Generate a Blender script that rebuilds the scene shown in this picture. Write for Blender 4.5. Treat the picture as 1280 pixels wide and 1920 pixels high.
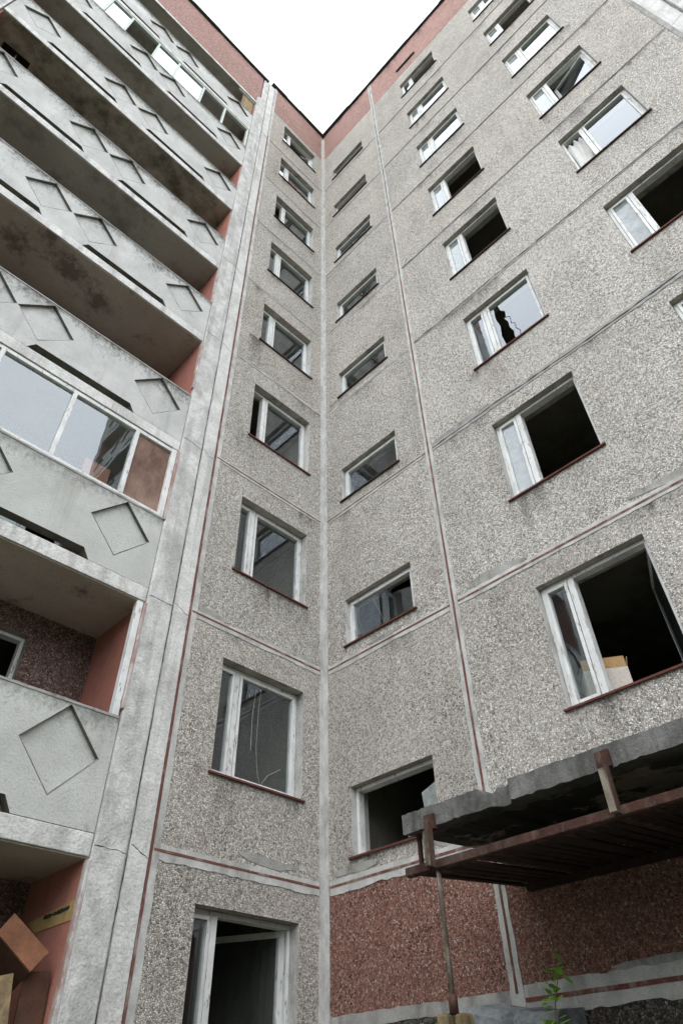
import bpy, bmesh, math, random
from mathutils import Matrix, Vector
from mathutils.geometry import tessellate_polygon

for o in list(bpy.data.objects):
    bpy.data.objects.remove(o)
S = bpy.context.scene
COL = S.collection

# ------------------------------------------------------------------ camera
cd = bpy.data.cameras.new("camera")
cam = bpy.data.objects.new("camera", cd)
COL.objects.link(cam)
CAM = Vector((-5.797, -6.090, 0.797))
yaw, pitch, roll = 0.797, 0.751, -0.027
fwd = Vector((math.sin(yaw) * math.cos(pitch), math.cos(yaw) * math.cos(pitch), math.sin(pitch)))
rgt = Vector((math.cos(yaw), -math.sin(yaw), 0))
upv = rgt.cross(fwd)
r2 = rgt * math.cos(roll) + upv * math.sin(roll)
u2 = upv * math.cos(roll) - rgt * math.sin(roll)
cam.matrix_world = Matrix(((r2.x, u2.x, -fwd.x, CAM.x), (r2.y, u2.y, -fwd.y, CAM.y),
                           (r2.z, u2.z, -fwd.z, CAM.z), (0, 0, 0, 1)))
cd.sensor_fit = 'VERTICAL'
cd.sensor_height = 36
cd.lens = 1242.98 / 1920 * 36
cd.clip_end = 3000
S.camera = cam

# ------------------------------------------------------------------ world: overcast sky
W = bpy.data.worlds.new("World")
S.world = W
W.use_nodes = True
nt = W.node_tree
nt.nodes.clear()
wo = nt.nodes.new('ShaderNodeOutputWorld')
bg = nt.nodes.new('ShaderNodeBackground')
sky = nt.nodes.new('ShaderNodeTexSky')
sky.sky_type = 'NISHITA'
sky.sun_disc = False
SUN_EL, SUN_AZ = math.radians(58), math.radians(235)      # azimuth clockwise from +Y
sky.sun_elevation = SUN_EL
sky.sun_rotation = SUN_AZ
sky.air_density = 1.0
sky.dust_density = 3.0
tc = nt.nodes.new('ShaderNodeTexCoord')
cn = nt.nodes.new('ShaderNodeTexNoise')
cn.inputs['Scale'].default_value = 2.2
cn.inputs['Detail'].default_value = 5
nt.links.new(tc.outputs['Generated'], cn.inputs['Vector'])
cr = nt.nodes.new('ShaderNodeValToRGB')
cr.color_ramp.elements[0].position = 0.3
cr.color_ramp.elements[0].color = (10.0, 10.6, 11.4, 1)
cr.color_ramp.elements[1].position = 0.7
cr.color_ramp.elements[1].color = (13.5, 13.8, 14.2, 1)
nt.links.new(cn.outputs['Fac'], cr.inputs['Fac'])
mx = nt.nodes.new('ShaderNodeMix')
mx.data_type = 'RGBA'
mx.inputs[0].default_value = 0.88                          # cloud cover
nt.links.new(sky.outputs['Color'], mx.inputs[6])
nt.links.new(cr.outputs['Color'], mx.inputs[7])
nt.links.new(mx.outputs[2], bg.inputs['Color'])
bg.inputs['Strength'].default_value = 0.135
nt.links.new(bg.outputs['Background'], wo.inputs['Surface'])

sd = bpy.data.lights.new("sun", 'SUN')
sun = bpy.data.objects.new("sun", sd)
COL.objects.link(sun)
sd.energy = 0.8
sd.angle = math.radians(95)
sd.color = (1.0, 0.97, 0.93)
tosun = Vector((math.sin(SUN_AZ) * math.cos(SUN_EL), math.cos(SUN_AZ) * math.cos(SUN_EL), math.sin(SUN_EL)))
sun.rotation_euler = (-tosun).to_track_quat('-Z', 'Y').to_euler()

S.view_settings.view_transform = 'Standard'
S.view_settings.look = 'None'
S.view_settings.exposure = 0.82
S.view_settings.gamma = 1
S.render.film_transparent = False

# ------------------------------------------------------------------ node helpers
class NT:
    def __init__(s, name):
        s.m = bpy.data.materials.new(name)
        s.m.use_nodes = True
        s.t = s.m.node_tree
        s.t.nodes.clear()
        s.out = s.n('OutputMaterial')
        s.obj = s.n('TexCoord').outputs['Object']
        oi = s.n('ObjectInfo')
        s.rnd = oi.outputs['Random']
        # a different slice of the pattern for every object
        cx = s.n('CombineXYZ')
        for i, k in enumerate((37.1, 53.7, 91.3)):
            s.l(s.mul(s.rnd, k), cx.inputs[i])
        va = s.n('VectorMath')
        s.l(s.obj, va.inputs[0])
        s.l(cx.outputs[0], va.inputs[1])
        s.co = va.outputs[0]
    def n(s, t):
        return s.t.nodes.new('ShaderNode' + t)
    def l(s, a, b):
        s.t.links.new(a, b)
    def put(s, v, sock):
        if hasattr(v, 'is_linked') or isinstance(v, bpy.types.NodeSocket):
            s.l(v, sock)
        else:
            sock.default_value = v
    def math(s, op, a, b=0.0, clamp=False):
        x = s.n('Math')
        x.operation = op
        x.use_clamp = clamp
        s.put(a, x.inputs[0])
        s.put(b, x.inputs[1])
        return x.outputs[0]
    def mul(s, a, b):
        return s.math('MULTIPLY', a, b)
    def scale(s, v, sc):
        mp = s.n('Mapping')
        s.l(v, mp.inputs['Vector'])
        mp.inputs['Scale'].default_value = sc
        return mp.outputs[0]
    def noise(s, sc, det=4, rough=.55, vec=None, dist=0):
        x = s.n('TexNoise')
        x.inputs['Scale'].default_value = sc
        x.inputs['Detail'].default_value = det
        x.inputs['Roughness'].default_value = rough
        x.inputs['Distortion'].default_value = dist
        s.l(vec or s.co, x.inputs['Vector'])
        return x.outputs['Fac']
    def voro(s, sc, feat='F1', vec=None, rnd=1.0):
        x = s.n('TexVoronoi')
        x.feature = feat
        x.inputs['Scale'].default_value = sc
        x.inputs['Randomness'].default_value = rnd
        s.l(vec or s.co, x.inputs['Vector'])
        return x
    def ramp(s, f, stops, interp='LINEAR'):
        r = s.n('ValToRGB')
        e = r.color_ramp.elements
        r.color_ramp.interpolation = interp
        while len(e) < len(stops):
            e.new(.5)
        for i, (p, c) in enumerate(stops):
            e[i].position = p
            e[i].color = (c, c, c, 1) if not hasattr(c, '__len__') else (*c, 1)
        s.l(f, r.inputs['Fac'])
        return r.outputs['Color']
    def mix(s, f, a, b, mode='MIX'):
        x = s.n('Mix')
        x.data_type = 'RGBA'
        x.blend_type = mode
        s.put(f, x.inputs[0])
        for v, k in ((a, 6), (b, 7)):
            if isinstance(v, bpy.types.NodeSocket):
                s.l(v, x.inputs[k])
            else:
                x.inputs[k].default_value = (*v, 1)
        return x.outputs[2]
    def bump(s, h, dist, strength=1.0, normal=None):
        b = s.n('Bump')
        b.inputs['Distance'].default_value = dist
        b.inputs['Strength'].default_value = strength
        s.l(h, b.inputs['Height'])
        if normal:
            s.l(normal, b.inputs['Normal'])
        return b.outputs[0]
    def sepz(s, v=None):
        x = s.n('SeparateXYZ')
        s.l(v or s.obj, x.inputs[0])
        return x.outputs
    def finish(s, col, rough=.85, normal=None, spec=.3, metal=0):
        p = s.n('BsdfPrincipled')
        s.put(col if isinstance(col, bpy.types.NodeSocket) else (*col, 1), p.inputs['Base Color'])
        s.put(rough, p.inputs['Roughness'])
        p.inputs['Specular IOR Level'].default_value = spec
        p.inputs['Metallic'].default_value = metal
        if normal:
            s.l(normal, p.inputs['Normal'])
        s.l(p.outputs[0], s.out.inputs['Surface'])
        return s.m

M = {}
def pebble(name, stops, gap, sc=46, stain=.35, dark=(.10, .095, .085), bd=.014):
    """stone chips pressed into render"""
    a = NT(name)
    wob = a.n('VectorMath')
    wob.operation = 'MULTIPLY_ADD'
    nz = a.n('TexNoise')
    nz.inputs['Scale'].default_value = 60
    nz.inputs['Detail'].default_value = 1
    a.l(a.co, nz.inputs['Vector'])
    a.l(nz.outputs['Color'], wob.inputs[0])
    wob.inputs[1].default_value = (.012,) * 3
    a.l(a.co, wob.inputs[2])
    co = wob.outputs[0]
    v = a.voro(sc, 'F1', co)
    e = a.voro(sc, 'DISTANCE_TO_EDGE', co)
    sep = a.n('SeparateColor')
    a.l(v.outputs['Color'], sep.inputs[0])
    chip = a.ramp(sep.outputs[0], stops)
    edge = a.ramp(e.outputs['Distance'], [(0.01, 0.0), (0.11, 1.0)])
    col = a.mix(edge, gap, chip)
    # missing chips
    miss = a.ramp(sep.outputs[1], [(.86, 0.0), (.9, 1.0)])
    mz = a.noise(1.3, 4)
    missf = a.mul(miss, a.ramp(mz, [(.42, .15), (.62, .95)]))
    col = a.mix(missf, col, gap)
    # broad weathering: blotches and soft vertical streaks
    big = a.ramp(a.noise(.55, 6, .6), [(.35, 0.0), (.7, 1.0)])
    col = a.mix(a.mul(big, stain), col, dark, 'MIX')
    st = a.ramp(a.noise(1.0, 4, .6, a.scale(a.co, (2.2, 2.2, .18))), [(.5, 0.0), (.75, 1.0)])
    col = a.mix(a.mul(st, stain * .8), col, dark)
    md = a.ramp(a.noise(24, 4, .7), [(.32, .74), (.62, 1.12)])
    col = a.mix(1.0, col, md, 'MULTIPLY')
    br = a.ramp(a.noise(.9, 5, .65, a.scale(a.co, (1.3, 1.3, .8))), [(.60, 0.0), (.72, 1.0)])
    col = a.mix(a.mul(br, .28), col, (.20, .13, .09))
    tint = a.ramp(a.rnd, [(0, (.92, .905, .885)), (.35, (.98, .97, .95)), (.7, (1.0, .98, .95)), (1, (.96, .93, .89))])
    col = a.mix(1.0, col, tint, 'MULTIPLY')
    hgt = a.math('MULTIPLY', a.ramp(e.outputs['Distance'], [(0, 0.0), (.22, .8), (.5, 1.0)]),
                 a.ramp(sep.outputs[2], [(0, .35), (1, 1.0)]))
    nrm = a.bump(hgt, bd, 1.0)
    M[name] = a.finish(col, .9, nrm, .2)

pebble('pebble_grey', [(0, (.26, .245, .22)), (.15, (.50, .48, .45)), (.5, (.70, .68, .645)),
                       (.75, (.79, .77, .74)), (.92, (.87, .855, .83)), (1, (.92, .91, .89))], (.165, .153, .137), 62, .20, bd=.009)
pebble('pebble_pink', [(0, (.30, .17, .15)), (.35, (.52, .30, .265)), (.7, (.62, .40, .36)),
                       (1, (.72, .58, .55))], (.15, .08, .07), 57, .12, (.16, .09, .08), .010)
pebble('pebble_red', [(0, (.20, .10, .08)), (.35, (.40, .20, .16)), (.72, (.52, .30, .25)),
                      (.93, (.57, .38, .33)), (1, (.62, .54, .50))], (.07, .04, .032), 58, .18, (.07, .035, .025), .012)
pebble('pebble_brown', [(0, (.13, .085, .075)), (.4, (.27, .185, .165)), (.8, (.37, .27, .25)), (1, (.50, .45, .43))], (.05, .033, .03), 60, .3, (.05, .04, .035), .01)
pebble('pebble_dark', [(0, (.05, .05, .045)), (.5, (.14, .14, .13)), (.85, (.22, .19, .17)),
                       (1, (.38, .37, .35))], (.03, .03, .027), 40, .2, (.05, .05, .045), .016)

def cement(name, lo, hi, stain, sc=3.0, streak=.0, fine=90, bd=.004, stainmix=.8, thr=(.5, .68)):
    a = NT(name)
    c = a.mix(a.ramp(a.noise(sc, 7, .62), [(.3, 0.0), (.7, 1.0)]), lo, hi)
    s1 = a.ramp(a.noise(sc * .9, 8, .7, a.scale(a.co, (1, 1, .45))), [(thr[0], 0.0), (thr[1], 1.0)])
    c = a.mix(a.mul(s1, stainmix), c, stain)
    if streak:
        s2 = a.ramp(a.noise(6, 5, .6, a.scale(a.co, (1, 1, .06))), [(.5, 0.0), (.72, 1.0)])
        c = a.mix(a.mul(s2, streak), c, stain)
    sp = a.ramp(a.noise(fine, 3, .6), [(.25, .72), (.55, 1.0)])
    c = a.mix(1.0, c, sp, 'MULTIPLY')
    h = a.math('ADD', a.mul(a.noise(fine, 4, .65), .5), a.noise(sc * 4, 5))
    M[name] = a.finish(c, .9, a.bump(h, bd, .9), .2)

cement('mortar', (.40, .40, .385), (.62, .62, .60), (.27, .265, .25), 5)
cement('mortar_grey', (.26, .255, .24), (.42, .415, .40), (.12, .115, .105), 5)
cement('seal_red', (.13, .052, .042), (.21, .09, .072), (.33, .28, .25), 7, fine=60, stainmix=.75, thr=(.5, .62))
cement('crack_dark', (.030, .028, .026), (.05, .047, .043), (.02, .02, .02), 8)
cement('whitewash', (.56, .56, .545), (.74, .74, .725), (.34, .335, .32), 4.5, .8, 42, .014, .5, (.46, .66))
cement('pier_concrete', (.46, .46, .45), (.72, .72, .71), (.29, .29, .275), 4.5, .85, 45, .014, .6, (.44, .64))
cement('slab', (.36, .355, .32), (.46, .45, .41), (.12, .115, .095), 1.3, 0, 60, .005, .6, (.50, .66))
cement('slab_warm', (.40, .35, .31), (.52, .46, .415), (.13, .105, .09), 1.2, 0, 60, .005, .75, (.55, .64))
cement('slab_mould', (.34, .31, .255), (.44, .40, .34), (.10, .095, .07), 2.6, 0, 60, .005, .85, (.42, .62))
cement('grime_shade', (.10, .10, .085), (.18, .175, .15), (.05, .05, .042), 6)  # dirt on the diamond edges; also shade painted on the slot undersides
cement('trim_worn', (.42, .40, .385), (.62, .61, .60), (.30, .15, .12), 7, .6, 80, .004, .8, (.44, .6))
cement('brown_dark', (.05, .025, .018), (.10, .05, .032), (.03, .02, .015), 4, .3)
cement('reveal', (.30, .285, .25), (.44, .42, .38), (.13, .12, .10), 5, .3, 70, .004)
cement('jamb', (.42, .42, .40), (.58, .58, .565), (.20, .19, .17), 6, .5, 70, .005)
cement('red_plaster', (.36, .15, .115), (.46, .205, .16), (.22, .10, .08), 1.5, .3, 80, .003, .6)
cement('canopy_concrete', (.085, .085, .08), (.20, .20, .195), (.045, .044, .04), 4, .2, 50, .012)
cement('canopy_soffit', (.30, .255, .20), (.42, .36, .28), (.05, .05, .045), 1.5, 0, 40, .014, .95, (.46, .50))
cement('ledge_concrete', (.22, .24, .25), (.36, .385, .40), (.10, .11, .11), 6, .2, 26, .03)
cement('rust', (.035, .02, .017), (.085, .038, .029), (.20, .165, .14), 14, .3, 90, .006, .35, (.52, .66))
cement('rust_dark', (.02, .013, .011), (.045, .025, .02), (.02, .015, .012), 12, .3, 90, .004, .35)
cement('sill_red', (.10, .036, .03), (.165, .062, .05), (.06, .03, .025), 9, 0, 80, .002)
cement('sill_dark', (.045, .03, .027), (.09, .05, .042), (.03, .025, .022), 9, 0, 80, .002)
cement('flashing', (.035, .042, .04), (.085, .095, .09), (.03, .03, .03), 3, 0, 60, .003)
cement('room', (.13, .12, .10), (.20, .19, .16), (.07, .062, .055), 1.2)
cement('plaster_yellow', (.38, .26, .10), (.50, .36, .16), (.20, .14, .06), 4)
cement('ground_soil', (.09, .10, .06), (.17, .165, .11), (.05, .07, .03), .8, 0, 12, .03)
cement('brown_board', (.15, .065, .036), (.25, .115, .065), (.075, .04, .03), 3, .5, 60, .002, .6)
cement('ply_panel', (.20, .125, .095), (.33, .23, .185), (.10, .055, .045), 2.2, .45, 60, .002, .75, (.46, .64))
cement('board_edge', (.45, .40, .30), (.58, .52, .40), (.2, .17, .12), 8)
cement('cardboard', (.40, .25, .115), (.48, .31, .15), (.33, .2, .09), 6, 0, 60, .001, .4)
cement('box_white', (.52, .47, .42), (.62, .57, .52), (.42, .36, .3), 5, 0, 60, .001, .5)
cement('splint_wood', (.24, .17, .09), (.38, .29, .17), (.12, .09, .06), 9, .7, 40, .004)
cement('timber_old', (.13, .095, .05), (.26, .20, .11), (.04, .035, .025), 14, .8, 40, .008)
cement('cloth', (.62, .62, .60), (.78, .78, .76), (.42, .42, .40), 6, .5, 120, .002, .5)
cement('tube_paint', (.20, .17, .13), (.32, .285, .225), (.06, .045, .038), 9, .6, 70, .003, .9, (.42, .55))

# balcony parapet: whitewash whose upper rim is black with mould
def parapet_mat(name, mould, base_lo, base_hi, less=0):
    a = NT(name)
    z = a.sepz()[2]
    c = a.mix(a.ramp(a.noise(2.2, 7, .6), [(.3, 0.0), (.7, 1.0)]), base_lo, base_hi)
    s = a.ramp(a.noise(1.4, 7, .7), [(.52, 0.0), (.72, 1.0)])
    c = a.mix(a.mul(s, .35), c, (.33, .34, .31))
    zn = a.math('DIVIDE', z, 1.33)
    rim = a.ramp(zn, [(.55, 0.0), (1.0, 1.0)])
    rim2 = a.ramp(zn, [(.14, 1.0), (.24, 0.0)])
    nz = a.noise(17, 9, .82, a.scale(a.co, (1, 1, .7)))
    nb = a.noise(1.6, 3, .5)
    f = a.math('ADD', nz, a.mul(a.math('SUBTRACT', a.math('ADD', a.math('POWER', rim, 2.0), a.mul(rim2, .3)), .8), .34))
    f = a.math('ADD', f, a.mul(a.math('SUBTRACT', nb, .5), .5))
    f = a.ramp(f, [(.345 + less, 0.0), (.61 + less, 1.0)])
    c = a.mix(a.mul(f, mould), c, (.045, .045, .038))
    sp = a.mul(a.ramp(a.noise(75, 3, .7), [(.56, 0.0), (.68, 1.0)]), a.ramp(a.noise(3.0, 5, .7), [(.38, .1), (.65, 1.0)]))
    c = a.mix(a.mul(sp, .85), c, (.09, .09, .075))
    rn = a.ramp(a.noise(3.5, 5, .65, a.scale(a.co, (1, 1, .10))), [(.54, 0.0), (.74, 1.0)])
    c = a.mix(a.mul(rn, .38), c, (.22, .215, .18))
    h = a.math('ADD', a.mul(a.noise(120, 3, .6), .6), a.noise(35, 4))
    M[name] = a.finish(c, .92, a.bump(h, .009, .95), .2)
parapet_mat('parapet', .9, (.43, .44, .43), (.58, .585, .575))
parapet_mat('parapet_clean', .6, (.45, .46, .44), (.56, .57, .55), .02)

# old white joinery paint, flaking
a = NT('paint_white')
c = a.mix(a.ramp(a.noise(4, 5), [(.3, 0.0), (.7, 1.0)]), (.55, .56, .555), (.74, .75, .745))
fl = a.ramp(a.noise(26, 7, .7, a.scale(a.co, (1, 1, .25))), [(.58, 0.0), (.63, 1.0)])
c = a.mix(a.mul(fl, .8), c, (.24, .215, .19))
M['paint_white'] = a.finish(c, .6, a.bump(a.math('SUBTRACT', a.noise(30, 3), fl), .003, .8), .35)
a = NT('paint_green')
c = a.mix(a.noise(5, 5), (.36, .44, .40), (.55, .60, .57))
M['paint_green'] = a.finish(c, .6, a.bump(a.noise(40, 3), .002), .35)

def glass(name, ior=1.8, tint=(.80, .86, .84), dirt_sheen=.03, wav=.0006):
    a = NT(name)
    ge = a.n('NewGeometry')
    dp = a.n('VectorMath')
    dp.operation = 'DOT_PRODUCT'
    a.l(ge.outputs['Normal'], dp.inputs[0])
    a.l(ge.outputs['Incoming'], dp.inputs[1])
    k = a.math('POWER', a.math('SUBTRACT', 1.0, a.math('ABSOLUTE', dp.outputs['Value']), True), 5.0)
    r0 = ((ior - 1) / (ior + 1)) ** 2
    F = a.math('ADD', r0, a.mul(k, 1 - r0))
    F = a.math('DIVIDE', a.mul(F, 2.0), a.math('ADD', 1.0, F))      # two surfaces of a pane
    g = a.n('BsdfGlossy')
    g.inputs['Roughness'].default_value = .012
    g.inputs['Color'].default_value = (.87, .94, 1.0, 1)
    nb = a.bump(a.noise(1.7, 2), wav * 60, .03)
    a.l(nb, g.inputs['Normal'])
    t = a.n('BsdfTransparent')
    t.inputs['Color'].default_value = (*tint, 1)
    mx1 = a.n('MixShader')
    a.l(F, mx1.inputs[0])
    a.l(t.outputs[0], mx1.inputs[1])
    a.l(g.outputs[0], mx1.inputs[2])
    d = a.n('BsdfDiffuse')
    d.inputs['Color'].default_value = (.58, .62, .62, 1)
    f = a.mul(a.ramp(a.noise(5, 7, .7), [(.3, .25), (.75, 1.0)]), dirt_sheen)
    mx2 = a.n('MixShader')
    a.l(f, mx2.inputs[0])
    a.l(mx1.outputs[0], mx2.inputs[1])
    a.l(d.outputs[0], mx2.inputs[2])
    a.l(mx2.outputs[0], a.out.inputs['Surface'])
    M[name] = a.m
glass('glass')
glass('glass_pale_sky', 1.8, (.6, .65, .64), .6)  # whitish veil, paints the sky's reflection into the narrow panes
glass('glass_film', 1.6, (.6, .66, .64), .75)

a = NT('leaf')
c = a.mix(a.noise(25, 3), (.16, .36, .04), (.32, .56, .09))
p = a.n('BsdfPrincipled')
a.l(c, p.inputs['Base Color'])
p.inputs['Roughness'].default_value = .5
tr = a.n('BsdfTranslucent')
a.l(c, tr.inputs['Color'])
ms = a.n('MixShader')
ms.inputs[0].default_value = .35
a.l(p.outputs[0], ms.inputs[1])
a.l(tr.outputs[0], ms.inputs[2])
a.l(ms.outputs[0], a.out.inputs['Surface'])
M['leaf'] = a.m
a = NT('wood_leaf')
M['wood_leaf'] = a.finish(a.mix(a.noise(1.2, 3), (.035, .075, .02), (.075, .13, .04)), .7, None, .2)
cement('stem', (.12, .10, .05), (.18, .16, .08), (.08, .07, .04), 20)

# ------------------------------------------------------------------ mesh helpers
ORIGIN = {}
def PL(u, v, z):            # a point of the wall that faces the viewer's left half: u = x, v = out of the wall
    return Vector((u, -v, z))
def PR(u, v, z):            # a point of the wall on the right: u = y, v = out of the wall
    return Vector((-v, u, z))

class MB:
    def __init__(s):
        s.v, s.f, s.mi = [], [], []
    def quad(s, pts, mi=0):
        b = len(s.v)
        s.v += [Vector(p) for p in pts]
        s.f.append(tuple(range(b, b + len(pts))))
        s.mi.append(mi)
    def box(s, P, u0, u1, v0, v1, z0, z1, mi=0):
        c = [P(u, v, z) for z in (z0, z1) for v in (v0, v1) for u in (u0, u1)]
        for q in ((0, 1, 3, 2), (4, 6, 7, 5), (0, 4, 5, 1), (2, 3, 7, 6), (0, 2, 6, 4), (1, 5, 7, 3)):
            s.quad([c[i] for i in q], mi)
        return s
    def hexa(s, c, mi=0):
        for q in ((0, 1, 3, 2), (4, 6, 7, 5), (0, 4, 5, 1), (2, 3, 7, 6), (0, 2, 6, 4), (1, 5, 7, 3)):
            s.quad([c[i] for i in q], mi)
    def plate(s, P, outer, holes, v0, v1, mi=0, mih=None, back=True, emi=None, jamb=None):
        """flat polygon (with holes) given in wall coordinates, extruded from v0 (back) to v1 (front)"""
        loops = [outer] + list(holes)
        tri = tessellate_polygon([[Vector((x, y, 0)) for x, y in lp] for lp in loops])
        flat = [q for lp in loops for q in lp]
        for v in ((v1, v0) if back else (v1,)):
            b = len(s.v)
            s.v += [P(x, v, y) for x, y in flat]
            for t in tri:
                s.f.append((b + t[0], b + t[1], b + t[2]))
                s.mi.append(mi)
        for k, lp in enumerate(loops):
            for i in range(len(lp)):
                p, q = lp[i], lp[(i + 1) % len(lp)]
                s.quad([P(p[0], v0, p[1]), P(q[0], v0, q[1]), P(q[0], v1, q[1]), P(p[0], v1, p[1])],
                       (emi(p, q) if emi and k == 0 else mi) if k == 0 or mih is None else (jamb if jamb is not None and abs(p[0] - q[0]) < 1e-6 else mih))
        return s
    def tube(s, pts, r, n=8, mi=0, r1=None):
        pts = [Vector(p) for p in pts]
        rings = []
        for i, p in enumerate(pts):
            d = (pts[min(i + 1, len(pts) - 1)] - pts[max(i - 1, 0)]).normalized()
            a = d.orthogonal().normalized() if abs(d.z) < .9 else Vector((1, 0, 0)).cross(d).normalized()
            b = d.cross(a)
            rr = r if r1 is None else r + (r1 - r) * i / max(1, len(pts) - 1)
            k = len(s.v)
            s.v += [p + (a * math.cos(t) + b * math.sin(t)) * rr for t in [2 * math.pi * j / n for j in range(n)]]
            rings.append(k)
        for i in range(len(rings) - 1):
            for j in range(n):
                s.f.append((rings[i] + j, rings[i] + (j + 1) % n, rings[i + 1] + (j + 1) % n, rings[i + 1] + j))
                s.mi.append(mi)
        for k in (rings[0], rings[-1]):
            s.f.append(tuple(range(k, k + n)))
            s.mi.append(mi)
        return s
    def build(s, name, mats, parent=None, origin=None, bevel=0, smooth=False):
        if isinstance(mats, str):
            mats = [mats]
        if origin is None:
            origin = Vector((min(p.x for p in s.v), min(p.y for p in s.v), min(p.z for p in s.v)))
        origin = Vector(origin)
        me = bpy.data.meshes.new(name)
        me.from_pydata([p - origin for p in s.v], [], s.f)
        for m in mats:
            me.materials.append(M[m])
        me.polygons.foreach_set('material_index', s.mi)
        bm = bmesh.new()
        bm.from_mesh(me)
        bmesh.ops.remove_doubles(bm, verts=bm.verts, dist=1e-5)
        bmesh.ops.recalc_face_normals(bm, faces=bm.faces)
        bm.to_mesh(me)
        bm.free()
        if smooth:
            me.polygons.foreach_set('use_smooth', [True] * len(me.polygons))
        o = bpy.data.objects.new(name, me)
        COL.objects.link(o)
        if parent:
            o.parent = parent
            o.location = origin - ORIGIN[parent.name]
        else:
            o.location = origin
        ORIGIN[o.name] = origin
        if bevel:
            b = o.modifiers.new('bevel', 'BEVEL')
            b.width = bevel
            b.segments = 2
            b.limit_method = 'ANGLE'
        return o

def thing(name, label, cat, loc, group=None):
    o = bpy.data.objects.new(name, None)
    COL.objects.link(o)
    o.location = loc
    o.empty_display_size = .3
    ORIGIN[o.name] = Vector(loc)
    return tag(o, label, cat, group)
def tag(o, label, cat, group=None):
    o['label'] = label
    o['category'] = cat
    if group:
        o['group'] = group
    return o

def ragged(P, a, b, w0, w1, v0, v1, seed, step=.07, jit=.35, bow=.0):
    """irregular smear of mortar along a line a->b in wall coordinates: w0 to one side, w1 to the other"""
    rd = random.Random(seed)
    ax, ay = a
    bx, by = b
    L = math.hypot(bx - ax, by - ay)
    n = max(2, int(L / step))
    dx, dy = (bx - ax) / L, (by - ay) / L
    nx, ny = -dy, dx
    up, lo = [], []
    sl0 = sl1 = 0
    for i in range(n + 1):
        t = i / n * L
        sl0 = sl0 * .8 + rd.uniform(-1, 1) * .45
        sl1 = sl1 * .8 + rd.uniform(-1, 1) * .45
        e = 0 if i in (0, n) else 1
        o0 = w0 * (1 + e * jit * (sl0 * .6 + rd.uniform(-.45, .45)))
        o1 = w1 * (1 + e * jit * (sl1 * .6 + rd.uniform(-.45, .45)))
        up.append((ax + dx * t + nx * o0, ay + dy * t + ny * o0))
        lo.append((ax + dx * t - nx * o1, ay + dy * t - ny * o1))
    m = MB()
    for i in range(n):
        for v in (v1,):
            m.quad([P(lo[i][0], v, lo[i][1]), P(lo[i + 1][0], v, lo[i + 1][1]),
                    P(up[i + 1][0], v, up[i + 1][1]), P(up[i][0], v, up[i][1])])
        m.quad([P(lo[i][0], v0, lo[i][1]), P(lo[i + 1][0], v0, lo[i + 1][1]), P(lo[i + 1][0], v1, lo[i + 1][1]), P(lo[i][0], v1, lo[i][1])])
        m.quad([P(up[i][0], v0, up[i][1]), P(up[i][0], v1, up[i][1]), P(up[i + 1][0], v1, up[i + 1][1]), P(up[i + 1][0], v0, up[i + 1][1])])
    for (q, r) in ((lo[0], up[0]), (lo[-1], up[-1])):
        m.quad([P(q[0], v0, q[1]), P(r[0], v0, r[1]), P(r[0], v1, r[1]), P(q[0], v1, q[1])])
    return m

def crackline(P, a, b, w, v0, v1, seed, wander=.03, step=.09):
    """a wandering thin dark line"""
    rd = random.Random(seed)
    L = math.hypot(b[0] - a[0], b[1] - a[1])
    n = max(2, int(L / step))
    dx, dy = (b[0] - a[0]) / L, (b[1] - a[1]) / L
    m = MB()
    off = 0
    prev = None
    for i in range(n + 1):
        t = i / n * L
        off = off * .93 + rd.uniform(-1, 1) * wander * .4
        ww = w * rd.uniform(.35, 1.3)
        c = (a[0] + dx * t - dy * off, a[1] + dy * t + dx * off)
        p, q = (c[0] - dy * ww, c[1] + dx * ww), (c[0] + dy * ww, c[1] - dx * ww)
        if prev:
            c8 = [P(x, v, y) for v in (v0, v1) for x, y in (prev[0], prev[1], p, q)]
            m.hexa(c8)
        prev = (p, q)
    return m

def blob(P, cu, cz, ru, rz, v0, v1, seed, n=40, rough=.25):
    rd = random.Random(seed)
    ph = [rd.uniform(0, 6.28) for _ in range(4)]
    pts = []
    for i in range(n):
        t = 2 * math.pi * i / n
        k = 1 + rough * (.5 * math.sin(2 * t + ph[0]) + .35 * math.sin(3 * t + ph[1]) + .3 * math.sin(5 * t + ph[2])) + rd.uniform(-.06, .06)
        pts.append((cu + ru * k * math.cos(t), cz + rz * k * math.sin(t)))
    return MB().plate(P, pts, [], v0, v1, back=False)

# ------------------------------------------------------------------ ground
g = MB()
g.quad([(-900, -900, -.8), (900, -900, -.8), (900, 900, -.8), (-900, 900, -.8)])
gr = g.build('ground', 'ground_soil', origin=(0, 0, -.8))
gr['kind'] = 'structure'

# ------------------------------------------------------------------ storey levels
ZJ = [0, 2.80, 5.53, 8.35, 11.23, 14.04, 16.90, 19.69, 22.39, 25.10]    # joint k is the top of storey k
ROOF = 27.45
GZ = -.8
XC, XP = -2.28, -2.88            # strip ends at the pier; the loggias begin
YV, YE = -2.32, -8.27            # joints of the wall on the right
WT = .30                          # wall thickness

left = thing('apartment_building', 'grey block wing with white balconies and one column of windows left of the corner',
             'building', (0, 0, GZ))
right = thing('apartment_building', 'grey pebble-dash block wing right of the corner with three columns of windows',
              'building', (0, -2, GZ))

def rect(u0, u1, z0, z1):
    return [(u0, z0), (u1, z0), (u1, z1), (u0, z1)]

# ------------------------------------------------------------------ windows
def pane_poly(P, parent, pts, v, mat):
    m = MB()
    m.quad([P(x, v, z) for x, z in pts])
    return m.build('pane', mat, parent)

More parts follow.
